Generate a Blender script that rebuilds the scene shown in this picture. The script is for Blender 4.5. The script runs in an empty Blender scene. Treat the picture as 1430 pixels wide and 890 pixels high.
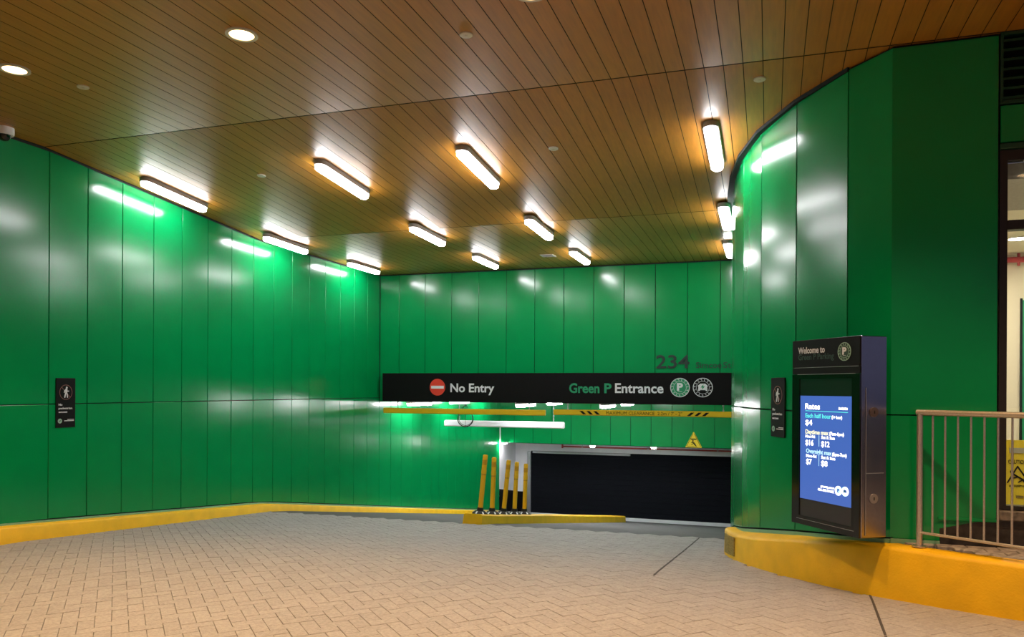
import bpy, math, random
from mathutils import Vector, Matrix
random.seed(7)
SC = bpy.context.scene
COL = SC.collection

# ------------------------------------------------------------------ camera
# building axes: X along the sign wall (right), Y down the ramp, Z up; metres
EYE = 1.6
YAW, ROLL = math.atan(359 / 1092), math.atan(.0052)
fw = Vector((-math.sin(YAW), math.cos(YAW), 0))
r0 = Vector((math.cos(YAW), math.sin(YAW), 0))
zz = Vector((0, 0, 1))
rt = math.cos(ROLL) * r0 + math.sin(ROLL) * zz
up = math.cos(ROLL) * zz - math.sin(ROLL) * r0
cd = bpy.data.cameras.new('camera')
cam = bpy.data.objects.new('camera', cd)
COL.objects.link(cam)
M = Matrix((rt, up, -fw)).transposed().to_4x4()
M.translation = (0, 0, EYE)
cam.matrix_world = M
cd.sensor_fit = 'HORIZONTAL'
cd.sensor_width = 36
cd.lens = 36 * 1092 / 1430
cd.shift_y = (543 - 445) / 1430
cd.clip_start = .05
cd.clip_end = 300
SC.camera = cam

# ------------------------------------------------------------------ world, colour management, light levels
W = bpy.data.worlds.new('night')
SC.world = W
W.use_nodes = True
bg = W.node_tree.nodes['Background']
bg.inputs[0].default_value = (.50, .52, .80, 1)
bg.inputs[1].default_value = .25
vs = SC.view_settings
vs.view_transform = 'Standard'
vs.look = 'None'
vs.exposure = 0.0
vs.gamma = 1.0
vs.use_curve_mapping = False
STRIP_POWER = 45.0        # radiance of the cool strip lights
DOWN_POWER = 9.0          # radiance of the visible downlight lenses
DOWN_WATTS = 430.0        # warm beam of each downlight
ROOM_POWER = 460.0
STRIP_COL = (1.0, .97, .99)
DOWN_COL = (1.0, .61, .31)
SCREEN_POWER = 1.0

# street lamps behind the camera (warm)
def street_lamp(x, y, z, watts, size):
    ld = bpy.data.lights.new('street_lamp_light', 'SPOT')
    ld.energy = watts
    ld.color = (1.0, .66, .38)
    ld.shadow_soft_size = size
    ld.spot_size = math.radians(150)
    ld.spot_blend = .6
    o = bpy.data.objects.new('street_lamp_light', ld)
    COL.objects.link(o)
    o.location = (x, y, z)
    o.rotation_euler = (math.radians(35), 0, 0)
street_lamp(3.0, -7.0, 7.5, 1500, .25)
street_lamp(-9.0, -9.0, 7.5, 1500, .25)

# ------------------------------------------------------------------ materials
MATS = {}
def mat(name, col, rough=.5, metal=0, spec=.5, noise=0, nscale=20, bump=0, bscale=60, stretch=None,
        emit=None, power=0, trans=0, dark=None, coat=0):
    if name in MATS: return MATS[name]
    m = bpy.data.materials.new(name)
    m.use_nodes = True
    nt = m.node_tree
    b = nt.nodes['Principled BSDF']
    b.inputs['Base Color'].default_value = (*col, 1)
    b.inputs['Roughness'].default_value = rough
    b.inputs['Metallic'].default_value = metal
    b.inputs['Specular IOR Level'].default_value = spec
    b.inputs['Transmission Weight'].default_value = trans
    b.inputs['Coat Weight'].default_value = coat
    if emit:
        b.inputs['Emission Color'].default_value = (*emit, 1)
        b.inputs['Emission Strength'].default_value = power
    if noise or bump:
        g = nt.nodes.new('ShaderNodeNewGeometry')
        mp = nt.nodes.new('ShaderNodeMapping')
        nt.links.new(g.outputs['Position'], mp.inputs['Vector'])
        if stretch: mp.inputs['Scale'].default_value = stretch
    if noise:
        n = nt.nodes.new('ShaderNodeTexNoise')
        n.inputs['Scale'].default_value = nscale
        n.inputs['Detail'].default_value = 5
        nt.links.new(mp.outputs[0], n.inputs['Vector'])
        r = nt.nodes.new('ShaderNodeValToRGB')
        d = dark or tuple(c * (1 - noise) for c in col)
        r.color_ramp.elements[0].color = (*d, 1)
        r.color_ramp.elements[1].color = (*tuple(min(1, c * (1 + noise * .6)) for c in col), 1)
        r.color_ramp.elements[0].position = .3
        r.color_ramp.elements[1].position = .7
        nt.links.new(n.outputs['Fac'], r.inputs[0])
        nt.links.new(r.outputs[0], b.inputs['Base Color'])
    if bump:
        n2 = nt.nodes.new('ShaderNodeTexNoise')
        n2.inputs['Scale'].default_value = bscale
        n2.inputs['Detail'].default_value = 4
        nt.links.new(mp.outputs[0], n2.inputs['Vector'])
        bp = nt.nodes.new('ShaderNodeBump')
        bp.inputs['Strength'].default_value = bump
        bp.inputs['Distance'].default_value = .01
        nt.links.new(n2.outputs['Fac'], bp.inputs['Height'])
        nt.links.new(bp.outputs[0], b.inputs['Normal'])
    MATS[name] = m
    return m

GREEN = mat('green_panel_paint', (.0, .265, .069), .175, spec=.5, noise=.05, nscale=3, bump=.015, bscale=9)
GREENB = mat('pale_green_flashing', (.22, .46, .30), .4)
JOINT = mat('joint_black', (.006, .010, .007), .8)
DARKTRIM = mat('dark_trim', (.010, .016, .015), .7, spec=.2)
BLACK = mat('black_sign_face', (.004, .004, .0045), .55, spec=.15)
BLACKG = mat('black_glass', (.004, .005, .005), .10)
WHITE = mat('white_vinyl', (.72, .74, .78), .5)
GREENV = mat('green_vinyl', (.01, .27, .12), .5)
PALEGREEN = mat('pale_green_vinyl', (.30, .48, .38), .5)
DIMGREEN = mat('dim_green_vinyl', (.015, .05, .032), .5)
RED = mat('red_vinyl', (.72, .05, .025), .5)
DIMRED = mat('dull_red_vinyl', (.24, .10, .08), .5)
LETTER = mat('dark_letter_metal', (.015, .045, .035), .4)
YELLOW = mat('yellow_kerb_paint', (.93, .55, .002), .55, noise=.10, nscale=5, bump=.25, bscale=70)
YELLOWB = mat('yellow_bar_paint', (.78, .50, .010), .4)
YSIGN = mat('yellow_sign_face', (.88, .66, .03), .5)
POSTY = mat('yellow_post_plastic', (.86, .48, .01), .5)
WHITEW = mat('white_wall_paint', (.78, .79, .83), .6, noise=.05, nscale=4)
GREYM = mat('grey_metal', (.42, .43, .46), .4, .6)
STEEL = mat('brushed_steel', (.62, .56, .49), .36, .75, noise=.12, nscale=90)
CONC = mat('ramp_concrete', (.085, .084, .083), .75, noise=.22, nscale=2.2, bump=.4, bscale=45)
SAND = mat('joint_sand', (.20, .185, .165), .95, noise=.3, nscale=60)
GRANITE = mat('black_granite', (.035, .030, .028), .35, noise=.7, nscale=18)
STONE = mat('grey_sill_stone', (.16, .14, .12), .5, noise=.6, nscale=22)
FRAME = mat('black_window_frame', (.016, .013, .011), .4)
GLASS = bpy.data.materials.new('window_glass'); GLASS.use_nodes = True      # thin pane: clear, mirror-like at the Fresnel share
_n = GLASS.node_tree; _n.nodes.remove(_n.nodes['Principled BSDF'])
_f = _n.nodes.new('ShaderNodeFresnel'); _f.inputs['IOR'].default_value = 1.45
_t = _n.nodes.new('ShaderNodeBsdfTransparent'); _t.inputs[0].default_value = (.95, .97, .95, 1)
_g = _n.nodes.new('ShaderNodeBsdfGlossy'); _g.inputs['Roughness'].default_value = .02
_m = _n.nodes.new('ShaderNodeMixShader')
_n.links.new(_f.outputs[0], _m.inputs[0]); _n.links.new(_t.outputs[0], _m.inputs[1]); _n.links.new(_g.outputs[0], _m.inputs[2])
_n.links.new(_m.outputs[0], _n.nodes['Material Output'].inputs[0])
ROOMW = mat('cream_room_wall', (.74, .69, .56), .7)
ROOMC = mat('grey_room_soffit', (.36, .34, .31), .8, noise=.1, nscale=30)
PIPE = mat('red_pipe_paint', (.45, .05, .045), .4)
DOORB = mat('black_door_curtain', (.007, .008, .012), .8, spec=.1, noise=.25, nscale=40, bump=.3, bscale=120)
LOUV = mat('dark_green_louvre', (.008, .060, .028), .4)
KIOSKS = mat('kiosk_grey_metal', (.33, .32, .38), .20, 1.0, noise=.08, nscale=60)
HOUS = mat('lamp_housing_grey', (.30, .28, .27), .5)
DISC = mat('pale_cover_disc', (.62, .60, .52), .5)
RUBBER = mat('black_rubber', (.012, .012, .012), .7)
SCREENB = mat('lit_blue_screen', (.02, .03, .06), .2, emit=(.055, .135, .50), power=SCREEN_POWER)
SCREEND = mat('dark_screen_glass', (.012, .028, .026), .15)
SCREENG = mat('dark_grey_screen', (.035, .036, .048), .25)
LITW = mat('lit_white_text', (.8, .8, .8), .5, emit=(1, 1, 1), power=SCREEN_POWER * 1.8)
LITC = mat('lit_cyan_text', (.1, .6, .6), .5, emit=(.08, .72, .75), power=SCREEN_POWER)
LITY = mat('lit_cream_text', (.8, .8, .6), .5, emit=(.95, .95, .62), power=SCREEN_POWER)
LITB = mat('lit_pale_blue_text', (.5, .7, .8), .5, emit=(.42, .82, .98), power=SCREEN_POWER)
STRIP = mat('strip_diffuser', (.9, .9, .9), .4, emit=STRIP_COL, power=STRIP_POWER)
STRIPL = mat('ramp_strip_diffuser', (.9, .9, .9), .4, emit=STRIP_COL, power=STRIP_POWER * 1.4)
DOWN = mat('downlight_lens', (.9, .9, .9), .4, emit=DOWN_COL, power=DOWN_POWER)
ROOML = mat('room_lamp_lens', (.9, .9, .9), .4, emit=(1, .86, .66), power=ROOM_POWER)
BULK = mat('small_lamp_lens', (.9, .9, .9), .4, emit=STRIP_COL, power=110)
BRASS = mat('dull_lock_metal', (.16, .12, .11), .35, .6)

def attr_mat(name, cols, rough, bump, bscale, grain=None, spec=.5, lohi=(.72, 1.2)):
    """base colour picked by a per-piece value 'tone' (0..1) with fine grain on top"""
    m = bpy.data.materials.new(name); m.use_nodes = True
    nt = m.node_tree; b = nt.nodes['Principled BSDF']
    b.inputs['Roughness'].default_value = rough
    b.inputs['Specular IOR Level'].default_value = spec
    a = nt.nodes.new('ShaderNodeAttribute'); a.attribute_name = 'tone'
    r = nt.nodes.new('ShaderNodeValToRGB')
    el = r.color_ramp.elements
    el[0].color = (*cols[0], 1); el[1].color = (*cols[-1], 1)
    for i, c in enumerate(cols[1:-1]):
        e = el.new((i + 1) / (len(cols) - 1)); e.color = (*c, 1)
    nt.links.new(a.outputs['Fac'], r.inputs[0])
    g = nt.nodes.new('ShaderNodeNewGeometry'); mp = nt.nodes.new('ShaderNodeMapping')
    nt.links.new(g.outputs['Position'], mp.inputs['Vector'])
    if grain: mp.inputs['Scale'].default_value = grain
    n = nt.nodes.new('ShaderNodeTexNoise'); n.inputs['Scale'].default_value = 1.0; n.inputs['Detail'].default_value = 6
    nt.links.new(mp.outputs[0], n.inputs['Vector'])
    mx = nt.nodes.new('ShaderNodeMixRGB'); mx.blend_type = 'MULTIPLY'; mx.inputs[0].default_value = 1
    r2 = nt.nodes.new('ShaderNodeValToRGB')
    r2.color_ramp.elements[0].color = (*[lohi[0]]*3, 1); r2.color_ramp.elements[0].position = .32
    r2.color_ramp.elements[1].color = (*[lohi[1]]*3, 1); r2.color_ramp.elements[1].position = .68
    nt.links.new(n.outputs['Fac'], r2.inputs[0])
    nt.links.new(r.outputs[0], mx.inputs[1]); nt.links.new(r2.outputs[0], mx.inputs[2])
    nt.links.new(mx.outputs[0], b.inputs['Base Color'])
    if bump:
        n2 = nt.nodes.new('ShaderNodeTexNoise'); n2.inputs['Scale'].default_value = bscale
        nt.links.new(g.outputs['Position'], n2.inputs['Vector'])
        bp = nt.nodes.new('ShaderNodeBump'); bp.inputs['Strength'].default_value = bump; bp.inputs['Distance'].default_value = .008
        nt.links.new(n2.outputs['Fac'], bp.inputs['Height']); nt.links.new(bp.outputs[0], b.inputs['Normal'])
    MATS[name] = m
    return m
WOOD = attr_mat('wood_look_plank', [(.39, .162, .012), (.405, .168, .013), (.42, .175, .014)], .40, .03, 30, (38, 3, 38), spec=1.0, lohi=(.86, 1.10))
PAVER = attr_mat('concrete_paver', [(.315, .303, .288), (.33, .318, .302), (.345, .332, .316)], .7, .5, 90, (45, 45, 45), lohi=(.84, 1.12))
SIDEP = attr_mat('sidewalk_paver', [(.30, .26, .23), (.36, .32, .29), (.42, .38, .34)], .7, .4, 90, (20, 20, 20))

# ------------------------------------------------------------------ mesh helpers
class MB:
    def __init__(s): s.v = []; s.f = []
    def add(s, vs, fs):
        o = len(s.v); s.v += [tuple(p) for p in vs]; s.f += [[i + o for i in f] for f in fs]; return s
    def box(s, x0, x1, y0, y1, z0, z1, c=0):
        if x0 > x1: x0, x1 = x1, x0
        if y0 > y1: y0, y1 = y1, y0
        if z0 > z1: z0, z1 = z1, z0
        if not c:
            return s.add([(x0,y0,z0),(x1,y0,z0),(x1,y1,z0),(x0,y1,z0),(x0,y0,z1),(x1,y0,z1),(x1,y1,z1),(x0,y1,z1)],
                [(3,2,1,0),(4,5,6,7),(0,1,5,4),(1,2,6,5),(2,3,7,6),(3,0,4,7)])
        # vertical edges and rims chamfered
        def ring(z, i):
            a, b_, d, e = x0+i, x1-i, y0+i, y1-i
            return [(a+c,d,z),(b_-c,d,z),(b_,d+c,z),(b_,e-c,z),(b_-c,e,z),(a+c,e,z),(a,e-c,z),(a,d+c,z)]
        rs = [ring(z0, c), ring(z0+c, 0), ring(z1-c, 0), ring(z1, c)]
        return s.loft(rs, True)
    def loft(s, rings, cap=True):
        n = len(rings[0]); o = len(s.v)
        for r in rings: s.v += [tuple(p) for p in r]
        for k in range(len(rings) - 1):
            for i in range(n):
                j = (i + 1) % n
                s.f.append([o+k*n+i, o+k*n+j, o+(k+1)*n+j, o+(k+1)*n+i])
        if cap:
            s.f.append([o+i for i in reversed(range(n))]); s.f.append([o+(len(rings)-1)*n+i for i in range(n)])
        return s
    def prism(s, poly, z0, z1):
        return s.loft([[(x,y,z0) for x,y in poly], [(x,y,z1) for x,y in poly]])
    def disc(s, cx, cy, r, z0, z1, n=24, ry=None):
        return s.prism([(cx+r*math.cos(2*math.pi*i/n), cy+(ry or r)*math.sin(2*math.pi*i/n)) for i in range(n)], z0, z1)
    def ringdisc(s, cx, cy, r0, r1, z0, z1, n=32):
        def c(r,z): return [(cx+r*math.cos(2*math.pi*i/n), cy+r*math.sin(2*math.pi*i/n), z) for i in range(n)]
        R = [c(r0,z0), c(r1,z0), c(r1,z1), c(r0,z1), c(r0,z0)]
        return s.loft(R, False)
    def tube(s, pts, r, n=8, cap=True):
        P = [Vector(p) for p in pts]; rs = r if isinstance(r, (list, tuple)) else [r]*len(P)
        R = []
        t0 = (P[1]-P[0]).normalized()
        a = t0.orthogonal().normalized()
        for i, p in enumerate(P):
            t = ((P[min(i+1,len(P)-1)]-P[max(i-1,0)])).normalized()
            a = (a - t*a.dot(t)).normalized(); b = t.cross(a)
            R.append([p + (a*math.cos(2*math.pi*k/n)+b*math.sin(2*math.pi*k/n))*rs[i] for k in range(n)])
        return s.loft(R, cap)
    def stroke(s, pts, w, z0, z1):
        """flat thick line in the xy plane of a sign, round ends"""
        for (ax,ay),(bx,by) in zip(pts, pts[1:]):
            l = math.hypot(bx-ax, by-ay) or 1e-6; nx, ny = -(by-ay)/l*w/2, (bx-ax)/l*w/2
            an = math.atan2(ny, nx)
            poly = [(ax+w/2*math.cos(an+math.pi*k/5), ay+w/2*math.sin(an+math.pi*k/5)) for k in range(6)]
            poly += [(bx+w/2*math.cos(an+math.pi+math.pi*k/5), by+w/2*math.sin(an+math.pi+math.pi*k/5)) for k in range(6)]
            s.k = getattr(s, 'k', 0) + 1          # each stroke a hair prouder than the last, so none are coplanar
            s.prism(poly, z0, z1 + .00008*s.k)
        return s
    def build(s, name, m, parent=None, centre=True, smooth=0, tone=None):
        me = bpy.data.meshes.new(name)
        off = Vector((0,0,0))
        if centre and s.v:
            xs, ys, zs = zip(*s.v)
            off = Vector(((min(xs)+max(xs))/2, (min(ys)+max(ys))/2, min(zs)))
        me.from_pydata([(x-off.x, y-off.y, z-off.z) for x,y,z in s.v], [], s.f)
        me.materials.append(m)
        if smooth:
            me.shade_smooth(); me.set_sharp_from_angle(angle=math.radians(smooth))
        if tone is not None:
            at = me.attributes.new('tone', 'FLOAT', 'POINT')
            at.data.foreach_set('value', tone if isinstance(tone, list) else [tone]*len(s.v))
        o = bpy.data.objects.new(name, me); COL.objects.link(o)
        o.location = off
        if parent: o.parent = parent
        return o

def tag(o, label=None, cat=None, group=None, kind=None):
    if label: o['label'] = label
    if cat: o['category'] = cat
    if group: o['group'] = group
    if kind: o['kind'] = kind
    return o
def thing(name, label, cat, loc=(0,0,0), rot=None, group=None, mtx=None):
    o = bpy.data.objects.new(name, None); COL.objects.link(o)
    o.empty_display_size = .1
    if mtx is not None: o.matrix_world = mtx
    else:
        o.location = loc
        if rot: o.rotation_euler = rot
    return tag(o, label, cat, group)
def signframe(origin, xdir):
    """frame on a vertical face: x along xdir (to the viewer's right), y up, z out of the face"""
    x = Vector((xdir[0], xdir[1], 0)).normalized(); y = Vector((0,0,1)); z = x.cross(y)
    m = Matrix((x, y, z)).transposed().to_4x4(); m.translation = origin
    return m
def copy_tree(o, parent=None):
    c = o.copy(); COL.objects.link(c)
    if parent: c.parent = parent
    for ch in list(o.children): copy_tree(ch, c)
    return c

TEXTS = []
def text(parent, s, m, x, y, h=None, w=None, bold=.02, z=.0, ex=.0015, name='lettering', rot=0, align='l'):
    """lettering: baseline at (x, y), capital height h, fitted to width w"""
    cu = bpy.data.curves.new(name, 'FONT')
    cu.body = s; cu.size = 1; cu.offset = bold; cu.extrude = .004; cu.resolution_u = 3
    o = bpy.data.objects.new(name, cu); COL.objects.link(o)
    TEXTS.append((o, parent, m, x, y, h, w, z, ex, name, rot, align))
def flush_texts():
    bpy.context.view_layer.update()
    dg = bpy.context.evaluated_depsgraph_get()
    for (o, parent, m, x, y, h, w, z, ex, name, rot, align) in TEXTS:
        me = bpy.data.meshes.new_from_object(o.evaluated_get(dg))
        xs = [v.co.x for v in me.vertices]
        bw = max(xs) - min(xs); x0 = min(xs)
        cap = .70
        sy = h / cap if h else w / bw
        sx = w / bw if w else sy
        al = {'l': 0, 'c': -.5, 'r': -1}[align] * bw
        for v in me.vertices:
            px = (v.co.x - x0 + al) * sx; py = v.co.y * sy
            pz = z + (ex if v.co.z > 0 else 0)
            if rot:
                c, s_ = math.cos(rot), math.sin(rot)
                px, py = px*c - py*s_, px*s_ + py*c
            v.co = (x + px, y + py, pz)
        me.materials.clear(); me.materials.append(m)
        for p in me.polygons: p.material_index = 0
        xs = [v.co.x for v in me.vertices]; ys = [v.co.y for v in me.vertices]
        c = Vector(((min(xs)+max(xs))/2, (min(ys)+max(ys))/2, z))
        for v in me.vertices: v.co -= c
        n = bpy.data.objects.new(name, me); COL.objects.link(n)
        n.location = c; n.parent = parent
        cu = o.data
        bpy.data.objects.remove(o); bpy.data.curves.remove(cu)

def panel(parent, q, name='panel', m=GREEN, gap=.010, t=.022, ch=.003, jit=.0012):
    """one cladding sheet; q = four front corners, counter-clockwise seen from outside"""
    P = [Vector(p) for p in q]
    n = (P[1]-P[0]).cross(P[3]-P[0]).normalized()
    def inset(d):
        out = []
        for i in range(4):
            a = (P[(i+1)%4]-P[i]).normalized(); b = (P[i-1]-P[i]).normalized()
            sn = max(.2, a.cross(b).length)
            out.append(P[i] + (a + b) * (d / sn))
        return out
    rim = inset(gap/2); fr = inset(gap/2 + ch)
    j = [random.uniform(-jit, jit) for _ in range(4)]
    V = [p + n*j[i] for i, p in enumerate(fr)] + [p + n*(j[i]-ch) for i, p in enumerate(rim)] + [p - n*t for p in rim]
    F = [(0,1,2,3)]
    for i in range(4):
        k = (i+1) % 4
        F += [(4+i,4+k,k,i), (8+i,8+k,4+k,4+i)]
    mb = MB(); mb.add(V, F)
    return mb.build(name, m, parent)

def interp(x, pts):
    if x <= pts[0][0]: return pts[0][1]
    for (a,b),(c,d) in zip(pts, pts[1:]):
        if x <= c: return b + (d-b)*(x-a)/(c-a)
    return pts[-1][1]
# ------------------------------------------------------------------ levels
XW, YB, Y2, YD = -7.59, 14.39, 22.0, 23.45       # left wall, sign wall, lower header, door
YF = 6.56                                        # front wall of the right block
def ceil(y): return interp(y, [(6.56, 4.233), (10.4, 3.912)])
ROAD = [(-50,0), (5.3,0), (6.2,-.035), (10.0,-.315), (10.5,-.35), (11.0,-.415), (19,-1.67), (40,-4.967)]
CROSS = [(7, .0125), (9, .006), (11.5, 0)]
def road(x, y): return interp(y, ROAD) + interp(y, CROSS) * (min(x, 3.5) + 7.44)
KTOP = [(-3,.15), (6,.145), (10.45,-.232), (11.0,-.315), (18.7,-1.53), (23.4,-2.26)]
def ktop(y): return interp(y, KTOP)
ZJ = 1.40                                        # level joint of the cladding
ZL = 1.335                                       # lower ceiling

WALLR = [(.882,6.563), (.597,6.841), (.222,7.356), (-.078,7.949), (-.262,8.55), (-.372,9.18), (-.430,9.82), (-.452,10.5)]
WALLRZ = [.45, .405, .330, .230, .128, .035, -.10, -.26]
BASERX = -.462

# ------------------------------------------------------------------ floor
mb = MB()
xs = [-14, -7.6, -5, -2.5, 0, 2.5, 6, 14]
ys = [-14, -6, 0, 3, 4.5, 5.3, 5.7, 6.2, 7, 8, 9, 9.5, 10, 10.5, 11, 12]
mb.v = [(x, y, road(x, y) - .012) for y in ys for x in xs]
nx = len(xs)
mb.f = [[j*nx+i, j*nx+i+1, (j+1)*nx+i+1, (j+1)*nx+i] for j in range(len(ys)-1) for i in range(nx-1)]
floor = tag(mb.build('floor', SAND, centre=False), kind='structure')
mb = MB()
ys = [10.34, 10.5, 10.75, 11, 12, 13, 14, 16, 18, 20, 22, 24.5]
xs = [-7.6, -6, -4.5, -3, -1.5, 0.3]
nx = len(xs)
mb.v = [(x, y, road(x, y) - .004) for y in ys for x in xs]
mb.f = [[j*nx+i, j*nx+i+1, (j+1)*nx+i+1, (j+1)*nx+i] for j in range(len(ys)-1) for i in range(nx-1)]
mb.build('ramp_slab', CONC, floor, centre=False)
mb = MB(); mb.box(-60, 60, -60, -13.9, -.3, -.12); mb.box(13.9, 60, -13.9, 6.4, -.3, .0)
mb.build('street', mat('street_asphalt', (.05,.05,.052), .85), floor, centre=False)
# herringbone pavers
kerb_out = [(2.6,5.40,.47), (2.1,5.66,.465), (1.6,5.94,.455), (1.17,6.15,.45), (.8,6.43,.44), (.55,6.67,.40), (.33,6.92,.355),
            (.12,7.25,.295), (-.06,7.6,.228), (-.2,7.92,.175), (-.305,8.2,.140), (-.385,8.45,.118), (-.440,8.72,.10), (-.458,8.95,.08), (-.452,9.15,.05)]
def kerb_edge(x):       # y of the right kerb's face at x
    if x < -.41: return 99
    pts = sorted([(a, b) for a, b, c in kerb_out])
    return interp(x, pts)
def project(p):
    q = Vector(p) - Vector((0,0,EYE)); d = q.dot(fw)
    if d < .3: return None
    return 715 + 1092*q.dot(rt)/d, 543 - 1092*q.dot(up)/d, d
L_, W_ = .2, .1
c45 = math.sqrt(.5)
cells = []
for i in range(-150, 150):
    for j in range(-150, 150):
        k = (i - j) % 4
        if k == 0: a, b, hor = (i+1)*W_, (j+.5)*W_, True
        elif k == 3: a, b, hor = (i+.5)*W_, (j+1)*W_, False
        else: continue
        x = -3 + (a - b)*c45; y = 6.5 + (a + b)*c45
        if y < 2.2 or y > 10.46 or x < -7.5 or x > 4.2: continue
        if y > kerb_edge(x) + .09: continue
        pr_ = project((x, y, road(x, y)))
        inview = pr_ and -25 < pr_[0] < 1455 and pr_[1] < 915
        cells.append((pr_[2] if inview else 99, x, y, hor, bool(inview)))
cells.sort()
def paver_verts(hl, hw, g=.0014, c=.0025):
    a, b = hl-g, hw-g
    return ([(-a+c,-b+c,0),(a-c,-b+c,0),(a-c,b-c,0),(-a+c,b-c,0),(-a,-b,-c),(a,-b,-c),(a,b,-c),(-a,b,-c),
             (-a,-b,-.03),(a,-b,-.03),(a,b,-.03),(-a,b,-.03)],
            [(0,1,2,3)] + [(4+i,4+(i+1)%4,(i+1)%4,i) for i in range(4)] + [(8+i,8+(i+1)%4,4+(i+1)%4,4+i) for i in range(4)])
PV, PF = paver_verts(L_/2, W_/2)
variants = []
for k in range(7):
    me = bpy.data.meshes.new('paver'); me.from_pydata(PV, [], PF); me.materials.append(PAVER)
    at = me.attributes.new('tone', 'FLOAT', 'POINT'); at.data.foreach_set('value', [k/6]*len(PV))
    variants.append(me)
rest = MB(); tone = []
for n, (d, x, y, hor, vis) in enumerate(cells):
    ang = math.pi/4 if hor else 3*math.pi/4
    e = .05
    gx = (road(x+e, y)-road(x-e, y))/(2*e); gy = (road(x, y+e)-road(x, y-e))/(2*e)
    zo = road(x, y) + random.uniform(-.0015, .0015)
    if n < 298:
        o = bpy.data.objects.new('paver', random.choice(variants)); COL.objects.link(o)
        N = Vector((-gx, -gy, 1)).normalized()
        X = Vector((math.cos(ang), math.sin(ang), 0)); X = (X - N*X.dot(N)).normalized()
        m = Matrix((X, N.cross(X), N)).transposed().to_4x4(); m.translation = (x, y, zo)
        o.matrix_world = m; o.parent = floor
    else:
        c, s_ = math.cos(ang), math.sin(ang)
        rest.add([(x+p[0]*c-p[1]*s_, y+p[0]*s_+p[1]*c, zo + gx*(p[0]*c-p[1]*s_) + gy*(p[0]*s_+p[1]*c) + p[2]) for p in PV], PF)
        tone += [random.choice(range(7))/6]*len(PV)
for xs_, y0_, y1_ in (((.672, .752), 5.0, 6.90), ((-.93, -.852), 6.75, 10.42)):      # sealed movement joints
    mb = MB(); sec = []
    for q in range(13):
        y = y0_ + (y1_-y0_)*q/12; x = xs_[0] + (xs_[1]-xs_[0])*q/12; z = road(x, y)
        sec.append([(x-.008,y,z-.02),(x+.008,y,z-.02),(x+.008,y,z+.0025),(x-.008,y,z+.0025)])
    mb.loft(sec); mb.build('joint_sealant', mat('dark_sealant', (.05,.045,.04), .8), floor, centre=False)
o = rest.build('paving', PAVER, floor, centre=False, tone=tone); o['kind'] = 'stuff'

# ------------------------------------------------------------------ ceiling of wood-look planks
mb = MB()
for a, b in ((-4, 6.56), (6.56, 10.4), (10.4, YB)):
    x1 = 6.0 if b < 7 else 1.2
    za, zb = ceil(a)+.03, ceil(b)+.03
    mb.add([(XW-.2,a,za),(x1,a,za),(x1,b,zb),(XW-.2,b,zb),(XW-.2,a,za+.15),(x1,a,za+.15),(x1,b,zb+.15),(XW-.2,b,zb+.15)],
           [(0,3,2,1),(4,5,6,7),(0,1,5,4),(1,2,6,5),(2,3,7,6),(3,0,4,7)])
ceiling = tag(mb.build('ceiling', JOINT, centre=False), kind='structure')
PW = .1535
def wall_y(x):
    pts = sorted([(a, b) for a, b in WALLR])
    if x < BASERX: return 99
    return interp(x, [(a,b) for a,b in pts]) if x < .882 else 6.56
n = int((5.8 - XW)/PW)
for k in range(n):
    x0 = XW + .012 + k*PW; x1 = x0 + PW - .005
    for a, b in ((-3.8, 6.552), (6.568, 10.393), (10.408, YB-.01)):
        if b > 7:
            yw = max(wall_y(x0), wall_y(x1))
            if yw < 90: b = min(b, yw + .12)
            if b - a < .1: continue
        za, zb = ceil(a), ceil(b); c = .0006
        V = [(x0+c,a,za),(x1-c,a,za),(x1-c,b,zb),(x0+c,b,zb),(x0,a,za+c),(x1,a,za+c),(x1,b,zb+c),(x0,b,zb+c),
             (x0,a,za+.02),(x1,a,za+.02),(x1,b,zb+.02),(x0,b,zb+.02)]
        F = [(3,2,1,0)] + [(i,(i+1)%4,4+(i+1)%4,4+i) for i in range(4)] + [(4+i,4+(i+1)%4,8+(i+1)%4,8+i) for i in range(4)]
        p = MB(); p.add(V, F); o = p.build('plank', WOOD, ceiling, tone=random.random())
        o.data.materials.append(JOINT)
        for q in range(1, 9): o.data.polygons[q].material_index = 1

# ------------------------------------------------------------------ left wall
mb = MB()
mb.box(XW-.25, XW-.02, -3, YB+.3, -1.2, 4.3)
mb.box(XW-.25, XW-.02, YB+.3, 23.6, -2.8, 1.6)
wall_left = tag(mb.build('wall_left', JOINT, centre=False), kind='structure')
ysj = [6.633 + .5168*k for k in range(-14, 31)]
ysj = [y for k, y in enumerate(ysj) if k != 13]
for a, b in zip(ysj, ysj[1:]):
    if b > 22.3: break
    lo = lambda y: ktop(y) + .035
    if b <= YB + .1:
        panel(wall_left, [(XW,a,ZJ),(XW,b,ZJ),(XW,b,ceil(b)-.018),(XW,a,ceil(a)-.018)][::1] if False else
              [(XW,b,ZJ),(XW,a,ZJ),(XW,a,ceil(a)-.018),(XW,b,ceil(b)-.018)][::-1] if False else
              [(XW,a,ZJ),(XW,b,ZJ),(XW,b,ceil(b)-.018),(XW,a,ceil(a)-.018)])
        panel(wall_left, [(XW,a,lo(a)),(XW,b,lo(b)),(XW,b,ZJ),(XW,a,ZJ)])
    else:
        panel(wall_left, [(XW,a,lo(a)),(XW,b,lo(b)),(XW,b,ZL),(XW,a,ZL)])
mb = MB()
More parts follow.
